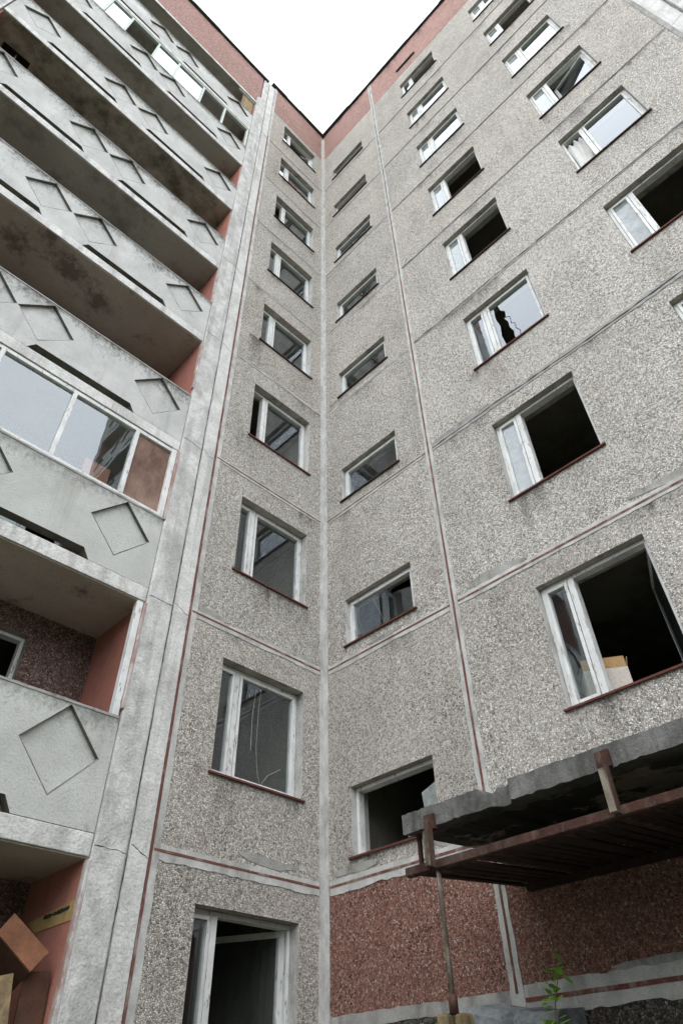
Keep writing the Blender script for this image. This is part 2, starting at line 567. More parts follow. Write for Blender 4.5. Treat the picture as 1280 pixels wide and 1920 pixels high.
def frame_bars(m, P, u0, u1, z0, z1, w, v0, v1, mi=0):
    m.box(P, u0, u1, v0, v1, z0, z0 + w, mi)
    m.box(P, u0, u1, v0, v1, z1 - w, z1, mi)
    m.box(P, u0, u0 + w, v0, v1, z0 + w, z1 - w, mi)
    m.box(P, u1 - w, u1, v0, v1, z0 + w, z1 - w, mi)

def window(P, parent, u0, u1, z0, z1, near, sill='sill_red', small='glass', large='glass', mull=.37, seed=0, ajar=None, rec=0.0):
    """near: +1 when the narrow light is at u0, -1 when at u1; a light is 'glass', 'dusty', 'film', 'open' or a polygon list"""
    rd = random.Random(seed)
    PS0 = P
    P = lambda u, v, z: PS0(u, v - rec, z)
    m = MB()
    fv0, fv1 = -.185, -.088
    e = .004
    w = .042
    frame_bars(m, P, u0 + e, u1 - e, z0 + e, z1 - e, w, fv0, fv1)
    lights = []
    if mull:
        um = u0 + mull if near > 0 else u1 - mull
        m.box(P, um - .036, um + .036, fv0, fv1 + .008, z0 + e + w, z1 - e - w)
        a_ = (u0 + w + e, um - .04)
        b_ = (um + .04, u1 - w - e)
        lights = [(a_ if near > 0 else b_, small), (b_ if near > 0 else a_, large)]
    else:
        lights = [((u0 + w + e, u1 - w - e), large)]
    o = m.build('window', 'paint_white', parent, bevel=.004)
    zz = (z0 + w + e, z1 - w - e)
    for (a0, a1), st in lights:
        g_ = .004
        if st != 'open':
            sm = MB()
            frame_bars(sm, P, a0 + g_, a1 - g_, zz[0] + g_, zz[1] - g_, .036, -.150, -.076)
            sm.build('sash', 'paint_white', o, bevel=.003)
            i0, i1, j0, j1 = a0 + .04, a1 - .04, zz[0] + .04, zz[1] - .04
            if isinstance(st, list):
                for poly in st:
                    pane_poly(P, o, [(i0 + (i1 - i0) * x, j0 + (j1 - j0) * y) for x, y in poly], -.11, 'glass')
            else:
                tl = rd.uniform(-.003, .003)
                pn = MB()
                pn.quad([P(i0, -.11 + tl, j0), P(i1, -.11 - tl, j0), P(i1, -.11 - tl, j1), P(i0, -.11 + tl, j1)])
                pn.build('pane', {'glass': 'glass', 'dusty': 'glass_pale_sky', 'film': 'glass_film'}[st], o)
        else:
            pass
    if ajar:
        # sash swung into the room on its outer stile
        (a0, a1), _ = lights[1] if mull else lights[0]
        hinge = a1 if near > 0 else a0
        sgn = -1 if near > 0 else 1
        ang = math.radians(ajar)
        wd = abs(a1 - a0) - .01
        def PA(u, v, z):
            return P(hinge + sgn * (u * math.cos(ang)) , -.155 - u * math.sin(ang) + v, z)
        sm = MB()
        frame_bars(sm, PA, 0, wd, zz[0], zz[1], .06, -.025, .025)
        sm.build('sash', 'paint_white', o, bevel=.003)
        pn = MB()
        pn.quad([PA(.06, 0, zz[0] + .06), PA(wd - .06, 0, zz[0] + .06), PA(wd - .06, 0, zz[1] - .06), PA(.06, 0, zz[1] - .06)])
        pn.build('pane', 'glass', o)
    if sill:
        s_ = MB()
        for (v0, v1, za0, za1) in ((-.085, .034 + rec, z0 + .010, z0 - .002),):
            c = [P(u, v, z) for (v, zt, zb) in ((v0, za0, za0 - .012), (v1, za1, za1 - .022)) for z in (zb, zt) for u in (u0 - .035, u1 + .035)]
            s_.hexa(c)
        s_.build('sill', sill, o)
    return o

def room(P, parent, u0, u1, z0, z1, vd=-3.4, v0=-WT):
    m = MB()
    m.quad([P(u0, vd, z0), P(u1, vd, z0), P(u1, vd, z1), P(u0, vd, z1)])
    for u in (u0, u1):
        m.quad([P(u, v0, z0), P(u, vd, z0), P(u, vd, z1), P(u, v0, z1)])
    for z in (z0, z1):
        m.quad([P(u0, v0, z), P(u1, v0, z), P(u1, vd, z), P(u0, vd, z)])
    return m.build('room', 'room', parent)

# openings: storey -> (sill, head) above storey floor
WO = {1: (.93, 2.42), 2: (.89, 2.30), 3: (.95, 2.36), 4: (.97, 2.41), 5: (.96, 2.35), 6: (.98, 2.42), 7: (.96, 2.31), 8: (.95, 2.29), 9: (1.0, 2.40)}
AO = {k: (.24, 1.02) for k in range(2, 8)}
AO.update({8: (.22, .92), 9: (.22, .90)})
BO = {2: (.93, 2.38), 3: (1.01, 2.47), 4: (1.0, 2.44), 5: (.96, 2.37), 6: (.91, 2.27), 7: (.80, 2.08), 8: (.78, 1.96), 9: (.78, 1.92)}
CO = {2: (.95, 2.40), 3: (1.0, 2.50), 4: (1.01, 2.43), 5: (.92, 2.32), 6: (.80, 2.20), 7: (.68, 2.06), 8: (.70, 1.90), 9: (.66, 1.86)}
WU, AU, BU, CU = (-1.71, -.38), (-1.72, -.45), (-4.68, -3.41), (-7.26, -6.03)

HG = .012          # half gap between panels

# ------------------------------------------------------------------ left wing: strip of panels
for k in range(1, 10):
    z0 = (GZ if k == 1 else ZJ[k - 1] + HG)
    z1 = ZJ[k] - HG
    b = ZJ[k - 1]
    s_, h_ = WO[k]
    m = MB().plate(PL, rect(XC + HG, -.004, z0, z1), [rect(WU[0], WU[1], b + s_, b + h_)], -WT, 0, 0, 1, jamb=2)
    m.build('wall_panel', ['pebble_grey', 'reveal', 'jamb'], left)
    room(PL, left, -2.2, -.34, b + .06, b + 2.66)
m = MB().plate(PL, rect(XC + HG, -.004, ZJ[9] + HG, ROOF), [], -WT, 0)
m.build('parapet_panel', 'pebble_pink', left)

JAG = [(0, 0), (1, 0), (1, .72), (.9, .86), (.62, 1), (0, 1)]
wst = {1: ('glass', 'open'), 2: ('glass', 'glass'), 3: ('glass', 'glass'), 4: ('open', 'glass'), 5: ('glass', 'glass'),
       6: ('glass', 'glass'), 7: ('open', 'glass'), 8: ('glass', 'glass'), 9: ('glass', 'open')}
WIN = {}
for k in range(1, 10):
    b = ZJ[k - 1]
    s_, h_ = WO[k]
    WIN['W', k] = window(PL, left, WU[0], WU[1], b + s_, b + h_, +1, 'sill_red' if k < 5 else 'sill_dark',
                         wst[k][0], wst[k][1], .33, k, rec=.045, ajar=62 if k == 1 else (24 if k == 9 else None))

# ------------------------------------------------------------------ right wing
for k in range(1, 10):
    z0 = (1.55 + HG if k == 1 else ZJ[k - 1] + HG)
    z1 = ZJ[k] - HG
    b = ZJ[k - 1]
    h1 = [rect(AU[0], AU[1], b + AO[k][0], b + AO[k][1])] if k > 1 else []
    h2 = [rect(*BU, b + BO[k][0], b + BO[k][1]), rect(*CU, b + CO[k][0], b + CO[k][1])] if k > 1 else []
    mt = 'pebble_red' if k == 1 else 'pebble_grey'
    MB().plate(PR, rect(YV + HG, -.004, z0, z1), h1, -WT, 0, 0, 1, jamb=2).build('wall_panel', [mt, 'reveal', 'jamb'], right)
    MB().plate(PR, rect(YE + HG, YV - HG, z0, z1), h2, -WT, 0, 0, 1, jamb=2).build('wall_panel', [mt, 'reveal', 'jamb'], right)
    if k > 1:
        room(PR, right, -2.2, -.34, b + .06, b + 2.66)
        room(PR, right, -5.25, -2.42, b + .06, b + 2.66)
        room(PR, right, -8.15, -5.4, b + .06, b + 2.66)
MB().plate(PR, rect(YE + HG, -.004, GZ, 1.55 - HG), [], -WT, 0).build('plinth', 'pebble_dark', right)
MB().plate(PR, rect(YV + HG, -.004, ZJ[9] + HG, ROOF), [], -WT, 0).build('parapet_panel', 'pebble_pink', right)
MB().plate(PR, rect(YE + HG, YV - HG, ZJ[9] + HG, ROOF), [], -WT, 0).build('parapet_panel', 'pebble_pink', right)
# stone cap let into the pink band over the wide window
MB().box(PR, -4.2, -3.44, .002, .05, 25.68, 25.76).build('ledge_strip', 'flashing', right)

BRK = [[(0, 0), (.03, 0), (.03, 1), (0, 1)]]
ast = {2: 'open', 3: [[(0, 0), (1, 0), (1, 1), (.42, 1), (.33, .86), (.36, .74), (.2, .70), (.0, .62)]], 4: 'glass', 5: 'glass',
       6: 'glass', 7: 'glass', 8: 'open', 9: 'open'}
for k in range(2, 10):
    b = ZJ[k - 1]
    WIN['A', k] = window(PR, right, *AU, b + AO[k][0], b + AO[k][1], -1, 'sill_red' if k < 4 else 'sill_dark', None, ast[k], 0, 20 + k)
bst = {2: ('glass', 'open'), 3: ('dusty', 'open'),
       4: ('glass', [[(0, 0), (.50, 0), (.53, .10), (.50, .16), (.57, .27), (.55, .36), (.63, .42), (.61, .55), (.70, .60), (.68, .72), (.77, .80), (.80, .93), (.86, 1), (0, 1)],
                     [(.515, 0), (.62, 0), (.66, .14), (.64, .24), (.70, .37), (.69, .48), (.75, .6), (.71, .585), (.625, .545), (.645, .415), (.565, .355), (.585, .265), (.515, .16), (.545, .10)],
                     [(.86, 0), (1, 0), (1, 1), (.90, 1), (.93, .7), (.88, .5), (.92, .3)]]),
       5: ('dusty', 'open'), 6: ('dusty', 'open'), 7: ('dusty', 'glass'), 8: ('dusty', 'glass'), 9: ([[(.0, .0), (1, 0), (1, .5), (.62, .42), (.55, .7), (.75, 1), (0, 1)]], 'open')}
cst = {2: ('glass', 'glass'), 3: ('glass', 'glass'), 4: ('film', 'open'), 5: ('open', 'glass'), 6: ('dusty', 'open'), 7: ('dusty', 'glass'),
       8: ('dusty', 'open'), 9: ('dusty', 'glass')}
for k in range(2, 10):
    b = ZJ[k - 1]
    sm = 'sill_red' if k < 5 else 'sill_dark'
    WIN['B', k] = window(PR, right, *BU, b + BO[k][0], b + BO[k][1], -1, sm, *bst[k], .37, 40 + k, ajar=68 if k == 2 else None)
    WIN['C', k] = window(PR, right, *CU, b + CO[k][0], b + CO[k][1], -1, sm, *cst[k], .37, 60 + k, ajar=14 if k == 6 else None)

# ------------------------------------------------------------------ joints between the panels
V0 = -.02
def joint(parent, P, a, b, w0, w1, mat, seed, red=None, crack=None, jit=.24):
    ragged(P, a, b, w0, w1, V0, .007, seed, jit=jit).build('joint_mortar', mat, parent)
    if red:
        ragged(P, a, b, red, red, .004, .0115, seed + 500, .15, .25).build('joint_seal', 'seal_red', parent)
    if crack:
        crackline(P, a, b, crack, .004, .0095, seed + 900, .022).build('crack', 'crack_dark', parent)

UP0, UP1 = -.10, -.10
for k in range(1, 10):
    z = ZJ[k]
    w = {1: .075, 2: .06, 3: .048, 4: .038, 5: .034, 6: .028, 7: .024, 8: .02, 9: .018}[k]
    red = .012 if k <= 3 else None
    crk = .007 if k >= 3 else None
    if k == 9:
        continue
    joint(left, PL, (XC + .03, z), (-.09, z), w * .85, w * 1.1, 'mortar', 100 + k, red, None if k < 4 else .006)
    joint(right, PR, (YV + .07, z), (-.09, z), w * .8, w * 1.15, 'mortar', 130 + k, red, None if k < 4 else .006)
    mr = 'mortar' if k in (1, 2) else 'mortar_grey'
    w2 = {1: .075, 2: .062, 3: .06, 4: .035, 5: .03, 6: .035, 7: .03, 8: .022}[k]
    joint(right, PR, (YE + .05, z), (YV - .07, z), w2, w2 * .9, mr, 160 + k, .013 if k <= 2 else None, .012 if k > 2 else None)
# the plinth joint
joint(right, PR, (YE, 1.55), (YV - .07, 1.55), .10, .10, 'mortar', 190, .016)
joint(right, PR, (YV + .07, 1.58), (-.09, 1.58), .05, .05, 'mortar_grey', 191, None)
# vertical joints
ragged(PL, (-.045, GZ), (-.045, ROOF - .3), .045, .0445, V0, .013, 201, .09, .22).build('joint_mortar', 'mortar', left)
ragged(PR, (-.045, GZ), (-.045, ROOF - .3), .0315, .045, V0, .013, 202, .09, .22).build('joint_mortar', 'mortar', right)
ragged(PR, (YV, 1.35), (YV, ROOF - .02), .065, .065, V0, .010, 203, .08, .22).build('joint_mortar', 'mortar', right)
ragged(PR, (YV, 1.6), (YV, 16.9), .012, .012, .006, .0155, 204, .15, .25).build('joint_seal', 'seal_red', right)
crackline(PR, (YV, 16.9), (YV, ROOF - .05), .010, .006, .0135, 205, .012).build('crack', 'crack_dark', right)
ragged(PL, (XC + .035, GZ), (XC + .035, ROOF - .02), .035, .055, V0, .010, 206, .08, .25).build('joint_mortar', 'mortar', left)
ragged(PL, (XC, GZ), (XC, 22.5), .012, .014, .006, .0165, 207, .15, .25).build('joint_seal', 'seal_red', left)
ragged(PR, (YE, GZ), (YE, ROOF - .02), .05, .05, V0, .009, 208, .08, .15).build('joint_mortar', 'mortar_grey', right)
# smears of cement beside the joints and under sills
rd = random.Random(5)
for (P, par, cu, cz, ru, rz, mt) in (
        (PL, left, -1.95, 5.62, .25, .05, 'mortar_grey'), (PL, left, -.85, 2.93, .35, .05, 'mortar_grey'),
        (PL, left, -1.1, 8.42, .30, .035, 'mortar_grey'), (PL, left, -.35, 5.61, .22, .04, 'mortar_grey'),
        (PL, left, -1.2, 14.1, .28, .03, 'mortar_grey'), (PR, right, -2.95, 5.64, .40, .07, 'mortar_grey'),
        (PR, right, -.5, 2.92, .3, .05, 'mortar_grey'), (PR, right, -3.6, 1.66, .45, .04, 'mortar_grey'),
        (PR, right, -1.2, 5.61, .3, .03, 'mortar_grey'), (PR, right, -2.9, 8.45, .5, .04, 'mortar_grey'),
        (PR, right, -5.2, 5.64, .5, .05, 'mortar_grey'), (PR, right, -1.9, 2.92, .25, .06, 'mortar_grey')):
    blob(P, cu, cz, ru, rz, V0, .0055, rd.randint(0, 999)).build('cement_patch', mt, par)

# rain streaks and grime washed down the wall
a = NT('stain')
zz = a.sepz()
al = a.ramp(a.noise(9, 6, .65, a.scale(a.co, (1, 1, .12))), [(.40, 0.0), (.70, 1.0)])
al = a.mul(al, a.ramp(a.noise(30, 4, .7), [(.3, .35), (.6, 1.0)]))
uv = a.n('UVMap')
ux = a.n('SeparateXYZ')
a.l(uv.outputs[0], ux.inputs[0])
fx_ = a.math('MULTIPLY', a.math('MULTIPLY', ux.outputs[0], a.math('SUBTRACT', 1.0, ux.outputs[0])), 4.0)
al = a.mul(a.mul(al, a.math('POWER', ux.outputs[1], 1.3)), a.math('POWER', fx_, .6))
dfs = a.n('BsdfDiffuse')
dfs.inputs['Color'].default_value = (.055, .05, .042, 1)
tps = a.n('BsdfTransparent')
mxs = a.n('MixShader')
a.l(a.math('MULTIPLY', al, .85, True), mxs.inputs[0])
a.l(tps.outputs[0], mxs.inputs[1])
a.l(dfs.outputs[0], mxs.inputs[2])
a.l(mxs.outputs[0], a.out.inputs['Surface'])
M['stain'] = a.m
def streak(P, par, u, z, w, h, v=.0042):
    m = MB()
    m.quad([P(u - w / 2, v, z - h), P(u + w / 2, v, z - h), P(u + w / 2, v, z), P(u - w / 2, v, z)])
    o = m.build('stain', 'stain', par)
    ul = o.data.uv_layers.new(name='UVMap')
    org = ORIGIN[o.name]
    for lp in o.data.loops:
        c = o.data.vertices[lp.vertex_index].co + org
        uu = c.x if P is PL else c.y
        ul.data[lp.index].uv = ((uu - (u - w / 2)) / w, (c.z - (z - h)) / h)
rd = random.Random(44)
for k in range(2, 10):
    b = ZJ[k - 1]
    for P, par, U, O in ((PL, left, WU, WO), (PR, right, AU, AO), (PR, right, BU, BO), (PR, right, CU, CO)):
        s_ = b + O[k][0] - .03
        for e_ in range(rd.choice((1, 1, 2, 2))):
            u = rd.choice((U[0] + rd.uniform(-.1, .25), U[1] - rd.uniform(-.1, .25), rd.uniform(*U)))
            h = rd.uniform(.3, .85) if s_ - b > .5 else rd.uniform(.12, .22)
            streak(P, par, u, s_, rd.uniform(.25, .6), min(h, s_ - b - .06))
for k in range(2, 9):
    for _ in range(3):
        u = rd.uniform(YE + .5, YV - .3)
        streak(PR, right, u, ZJ[k] - .05, rd.uniform(.4, 1.1), rd.uniform(.2, .5))
    streak(PR, right, rd.uniform(YV + .5, -.4), ZJ[k] - .05, rd.uniform(.3, .7), rd.uniform(.15, .4))
    streak(PL, left, rd.uniform(XC + .4, -.4), ZJ[k] - .05, rd.uniform(.3, .7), rd.uniform(.15, .4))
streak(PL, left, -1.05, ZJ[2] + .9, .8, .45)
for u in (-.8, -1.7, -3.2, -4.6, -6.5):
    streak(PR, right, u, ROOF - .06, rd.uniform(.5, 1.0), rd.uniform(.5, 1.2))

# ------------------------------------------------------------------ pier between the strip and the loggias
ZP = 24.92
def pier(P, parent, ub, sgn, top, seed):
    """ub: edge beside the windows; sgn: direction towards the loggias"""
    q = lambda d: ub + sgn * d
    lo, hi = sorted((q(.012), q(.235)))
    MB().box(P, lo, hi, -WT, .012, GZ, top).build('pier', 'whitewash', parent, bevel=.012)
    lo, hi = sorted((q(.262), q(.60)))
    m = MB()
    out = [(lo, GZ), (hi, GZ), (hi, ZP), (lo + (hi - lo) * (.5 if sgn < 0 else .5), ZP + .22), (lo, ZP)]
    if sgn < 0:
        out = [(lo, GZ), (hi, GZ), (hi, ZP - .02), (hi - .12, ZP + .16), (lo + .1, ZP + .02), (lo, ZP - .15)]
    m.plate(P, out, [], -WT, .045)
    m.build('pier', 'pier_concrete', parent, bevel=.02)
    lo, hi = sorted((q(.262), q(.46)))
    MB().box(P, lo, hi, -WT, .018, ZP - .05, top - .03).build('pier', 'pier_concrete', parent, bevel=.012)
    # joint filler, its crack and the storey joints of the pier
    lo, hi = sorted((q(.232), q(.264)))
    MB().box(P, lo, hi, -WT, .004, GZ, top - .03).build('joint_mortar', 'mortar_grey', parent)
    crackline(P, (q(.25), GZ), (q(.25), top - .05), .005, -.03, .0065, seed, .016, .05).build('crack', 'crack_dark', parent)
    for k in range(1, 9):
        a = (q(.275), ZJ[k] - .10)
        b_ = (q(.59), ZJ[k] - .07)
        crackline(P, a, b_, .004, .04, .0465, seed + k, .022, .03).build('crack', 'crack_dark', parent)
        a = (q(.03), ZJ[k] - .1)
        b_ = (q(.225), ZJ[k] - .02)
        crackline(P, a, b_, .0035, .005, .0135, seed + 40 + k, .022, .03).build('crack', 'crack_dark', parent)
pier(PL, left, XC, -1, ROOF - .25, 301)
pier(PR, right, YE, -1, ROOF - .25, 340)

# ------------------------------------------------------------------ loggias
ZB = [2.60, 5.34, 7.97, 10.80, 13.42, 16.22, 18.95, 21.62]      # undersides of the balcony slabs
PH = 1.32
def dia(c, zc, hu=.40, hz=.435):
    return [(c - hu, zc), (c, zc - hz), (c + hu, zc), (c, zc + hz)]
def loggias(P, parent, u1, u0, detail):
    """u1: edge next to the pier, u0: far edge (u0 < u1)"""
    D = 1.05
    cu = (u0 + u1) / 2
    for i, zb in enumerate(ZB):
        hatch = detail and i in (5, 6)
        warm = i in (1, 3, 0)
        mt = ('slab_warm', 'slab_warm', 'slab', 'slab_warm', 'slab', 'slab_mould', 'slab', 'slab')[i]
        sl = MB()
        # slab in plan, with the escape hatch where there is one
        def PS(u, v, w_):     # plate in plan: u along, w_ depth into the loggia, v height
            return P(u, -w_, v)
        hl = [[(u0 + .22, .47), (u0 + .76, .47), (u0 + .76, .98), (u0 + .22, .98)]] if hatch else []
        sl.plate(PS, [(u0, .0), (u1, .0), (u1, D), (u0, D)], hl, zb, zb + .185)
        for j, mi in enumerate(sl.mi):
            pass
        o = sl.build('balcony', [mt], parent)
        if hatch:
            MB().plate(PS, [(u0 + .19, .44), (u0 + .79, .44), (u0 + .79, 1.01), (u0 + .19, 1.01)], [], zb + .187, zb + .215).build('hatch_dark_sheet', 'rust_dark', o)  # added dark sheet, makes the hatch opening read black
        # painted edge band
        ed = MB().box(P, u0 + .003, u1 - .003, .0025, .022, zb + .012, zb + .205)
        ed.build('slab_edge', 'whitewash', o, bevel=.008)
        ru_, rz_ = random.Random(i * 7 + 3), .0
        base = zb + .212
        top = zb + PH
        zc = zb + .855
        slots = []
        for (a_, b_) in ((cu + .33, cu + 1.88), (cu - 1.88, cu - .33)):
            sa, sb = base, base + .15
            slots.append((a_, b_))
        # outline with the two drain slots notched out of the bottom edge
        outl = [(u0 + .004, base)]
        for (a_, b_) in sorted(slots):
            outl += [(a_, base), (a_ + .085, base + .135), (b_ - .085, base + .135), (b_, base)]
        outl += [(u1 - .004, base)]
        rj = random.Random(900 + i)
        n = 26
        for j in range(n + 1):
            outl.append((u1 - .004 - (u1 - u0 - .008) * j / n, top + (rj.uniform(-.012, .006) if detail else 0)))
        dm = [dia(cu - .403, zc), dia(cu + .403, zc), dia(u1 - .52, zc), dia(u0 + .52, zc)]
        em = lambda p, q: 1 if (base + .1 < max(p[1], q[1]) < base + .2) else 0  # slot edges take the darker colour, their shade painted in
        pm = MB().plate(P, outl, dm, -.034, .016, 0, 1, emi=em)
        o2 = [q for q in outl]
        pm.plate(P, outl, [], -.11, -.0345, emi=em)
        pm.build('parapet', ['parapet_clean' if i in (0, 1) else 'parapet', 'grime_shade'], o, origin=P(u0, 0, zb))
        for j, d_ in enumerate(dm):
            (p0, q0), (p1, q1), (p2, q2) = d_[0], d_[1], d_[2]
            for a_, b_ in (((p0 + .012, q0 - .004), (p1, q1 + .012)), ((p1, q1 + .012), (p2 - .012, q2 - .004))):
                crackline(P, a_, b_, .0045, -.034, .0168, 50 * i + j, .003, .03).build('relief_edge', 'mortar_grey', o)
        # lid of mortar on the parapet
        ragged(P, (u0 + .01, top - .004), (u1 - .01, top - .004), .014, .012, -.115, .024, 700 + i, .12, .5).build('coping', 'mortar_grey', o)
    # top soffit over the last loggia, the back and side walls
    MB().box(P, u0, u1, -D, -.002, 24.15, 24.42).build('soffit', 'slab', parent)
    nrow = [GZ] + [z + .185 for z in ZB]
    for i in range(9):
        z0 = nrow[i]
        z1 = ZB[i] if i < 8 else 24.15
        wz0, wz1 = z0 + .75 + (.0), z1 - .30
        wu = (u1 - 2.2, u1 - .80)
        hol = [rect(wu[0], wu[1], wz0, wz1)]
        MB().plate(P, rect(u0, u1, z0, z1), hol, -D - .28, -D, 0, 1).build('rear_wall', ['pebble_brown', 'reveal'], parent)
        P2 = lambda u, v, z: P(u, v - D, z)
        window(P2, parent, wu[0], wu[1], wz0, wz1, -1, None, 'open', 'dusty', .5, 80 + i)
        room(P2, parent, wu[0] - .6, u1 - .1, z0 + .05, z1 - .02, -3.2, -.28)
        for uu, s in ((u1, 1), (u0, -1)):
            lo, hi = sorted((uu + .002 * s, uu - .02 * s))
            MB().box(P, lo, hi, -D + .001, -.012, z0 + .002, z1 - .002).build('side_wall', 'red_plaster', parent)
loggias(PL, left, XP - .005, -8.22, True)
loggias(PR, right, YE - .605, -13.2, False)

# white plastered wall end of the lower loggia openings
for i in (1, 2):
    z0, z1 = ZB[i - 1] + PH + .01, ZB[i] - .004
    MB().box(PL, XP - .105, XP - .03, -.06, .022, z0, z1).build('opening_trim', 'paint_white', left, bevel=.006)
for i in (0, 1, 2, 3, 4):
    z1 = ZB[i]
    z0 = z1 - 1.35 if i else GZ
    MB().box(PL, XP - .027, XP + .012, -.03, .0475, z0 + .02, z1 - .01).build('opening_trim', 'trim_worn', left, bevel=.01)

MB().box(PL, -8.2, XP - .03, -.11, .012, GZ, 1.34).build('parapet', 'parapet_clean', left)  # added parapet out of view, blocks light into the ground recess
# pink attic band over the loggias
MB().plate(PL, rect(-8.82, XP + .10, 24.165, ROOF - .30), [], -WT, .004).build('parapet_panel', 'pebble_pink', left)
MB().box(PL, -8.2, XP - .01, .006, .04, 24.13, 24.27).build('slab_edge', 'whitewash', left, bevel=.01)
MB().plate(PR, rect(-13.5, YE - .46, 24.165, ROOF - .05), [], -WT, .004).build('parapet_panel', 'pebble_pink', right)
# far ends, backs and roofs of the two wings
MB().box(PL, -8.82, -8.24, -WT, .03, GZ, 24.2).build('pier', 'pier_concrete', left)
MB().box(PR, -13.5, -13.21, -WT, .02, GZ, 24.2).build('pier', 'pier_concrete', right)
MB().box(PL, -8.80, -8.5, -11, -WT - .002, GZ, ROOF - .35).build('end_wall', 'pebble_grey', left)
MB().box(PR, -13.48, -13.22, -11, -WT - .002, GZ, ROOF - .35).build('end_wall', 'pebble_grey', right)
MB().box(PL, -8.5, 11, -11.3, -11, GZ, ROOF - .35).build('back_wall', 'pebble_grey', left)
MB().box(PR, -13.2, 11, -11.3, -11.01, GZ, ROOF - .36).build('back_wall', 'pebble_grey', right)
MB().box(PL, -8.78, 10.9, -10.99, -.02, ROOF - .34, ROOF - .31).build('roof', 'flashing', left)
MB().box(PR, -13.46, -.02, -10.99, -.02, ROOF - .345, ROOF - .315).build('roof', 'flashing', right)

# roof edge flashing: sheets lapped and bent
def flashing(P, parent, u0, u1, z, seed, n, v1=.07):
    rd = random.Random(seed)
    m = MB()
    for i in range(n):
        a = u0 + (u1 - u0) * i / n
        b_ = u0 + (u1 - u0) * (i + 1) / n
        dz, dv = rd.uniform(-.018, .018), rd.uniform(-.015, .02)
        dz2 = dz + rd.uniform(-.02, .02)
        e = .012
        c = [P(u, v, zz) for (v, zt, zb_) in ((-.36, z + .05, z + .005), (v1 + dv, z + .035, z - .085))
             for zz_i in (0, 1) for (u, ddz) in ((a - e, dz), (b_ + e, dz2)) for zz in [((zb_ if zz_i == 0 else zt) + ddz)]]
        m.hexa(c)
    return m.build('roof_flashing', 'flashing', parent)
flashing(PL, left, -2.42, .06, ROOF, 1, 4)
flashing(PR, right, YE, .02, ROOF + .006, 2, 6)
flashing(PL, left, -8.82, -2.60, ROOF - .29, 3, 6)
flashing(PR, right, -13.5, YE - .02, ROOF + .002, 4, 5)

rd = random.Random(61)
bals = [c for c in left.children if c.name.startswith('balcony')]
for i in (1, 3):
    for q in range(12):
        x = rd.uniform(-5.2, -3.8) if q < 8 else rd.uniform(-7.2, -6.0)
        w = rd.uniform(.03, .12)
        zb = ZB[i] + .2062
        yv = -rd.uniform(.03, .10)
        t = rd.uniform(-.4, .4)
        def PD(u, v, z, x=x, yv=yv, t=t, zb=zb):
            return PL(x + u, yv + v + u * t, zb + z + u * abs(t) * .4)
        MB().box(PD, -w / 2, w / 2, -.02, .02, 0, rd.uniform(.015, .05)).build('rubble', rd.choice(['mortar', 'mortar_grey', 'splint_wood']), bals[i], bevel=.006)

# glazing fitted into two of the balconies
def balcony_of(i):
    return [c for c in left.children if c.name.startswith('balcony')][i]
def glazing(bal, z0, z1, u0, u1, mulls, panes, boards, fr):
    m = MB()
    m.box(PL, u0, u1, -.075, .008, z1 - .06, z1)
    m.box(PL, u0, u1, -.075, .012, z0, z0 + .05)
    for x in mulls:
        m.box(PL, x - .028, x + .028, -.07, .014, z0 + .05, z1 - .06)
    m.build('glazing_frame', fr, bal, bevel=.004)
    for a_, b_ in panes:
        t = .004
        p_ = MB()
        p_.quad([PL(a_ + .02, -.03, z0 + .04), PL(b_ - .02, -.03 + t, z0 + .04), PL(b_ - .02, -.03 + t, z1 - .05), PL(a_ + .02, -.03, z1 - .05)])
        p_.build('pane', 'glass', bal)
    for a_, b_ in boards:
        MB().box(PL, a_ + .02, b_ - .02, -.05, -.03, z0 + .05, z1 - .07).build('board', 'ply_panel', bal, bevel=.003)
zt = ZB[1] + PH + .012
glazing(balcony_of(1), zt, ZB[2] - .003, -8.2, XP - .03, [-7.6, -6.5, -5.42, -4.46, -3.53, XP - .06],
        [(-5.42, -4.46), (-4.46, -3.53), (-7.6, -6.5)], [(-3.53, XP - .06)], 'paint_white')
MB().box(PL, -3.98, -3.62, -.34, -.31, zt - .3, zt + .62).build('board', 'red_plaster', balcony_of(1))
zt = ZB[6] + PH + .012
glazing(balcony_of(6), zt, ZB[7] - .003, -8.2, XP - .03, [-7.18, -6.62, -5.84, -5.22, -4.43, -3.72, XP - .06],
        [(-8.2, -7.18), (-7.18, -6.62), (-5.84, -5.22), (-5.22, -4.43)], [], 'paint_green')
# hanging boarding at the right end of the topmost loggia
zt = ZB[7] + PH + .012
m = MB()
m.box(PL, -3.5, XP - .03, -.07, .0, 24.06, 24.125)
m.build('glazing_frame', 'paint_green', balcony_of(7))
MB().box(PL, -3.32, XP - .05, -.06, -.03, zt - .02, 24.06).build('board', 'splint_wood', balcony_of(7), bevel=.003)

# ------------------------------------------------------------------ patch and slot in the red side wall of the ground loggia
def PX(u, v, z):               # wall plane x = XP - .02, facing -x
    return Vector((XP - .025 - v, u, z))
MB().plate(PX, [(.02, 2.285), (.03, 2.13), (.66, 2.13), (.86, 2.235)], [], -.002, .006).build('plaster_patch', 'plaster_yellow', left)
crackline(PX, (.09, 2.235), (.55, 2.235), .016, .004, .0075, 77, .004, .025).build('slot', 'crack_dark', left)

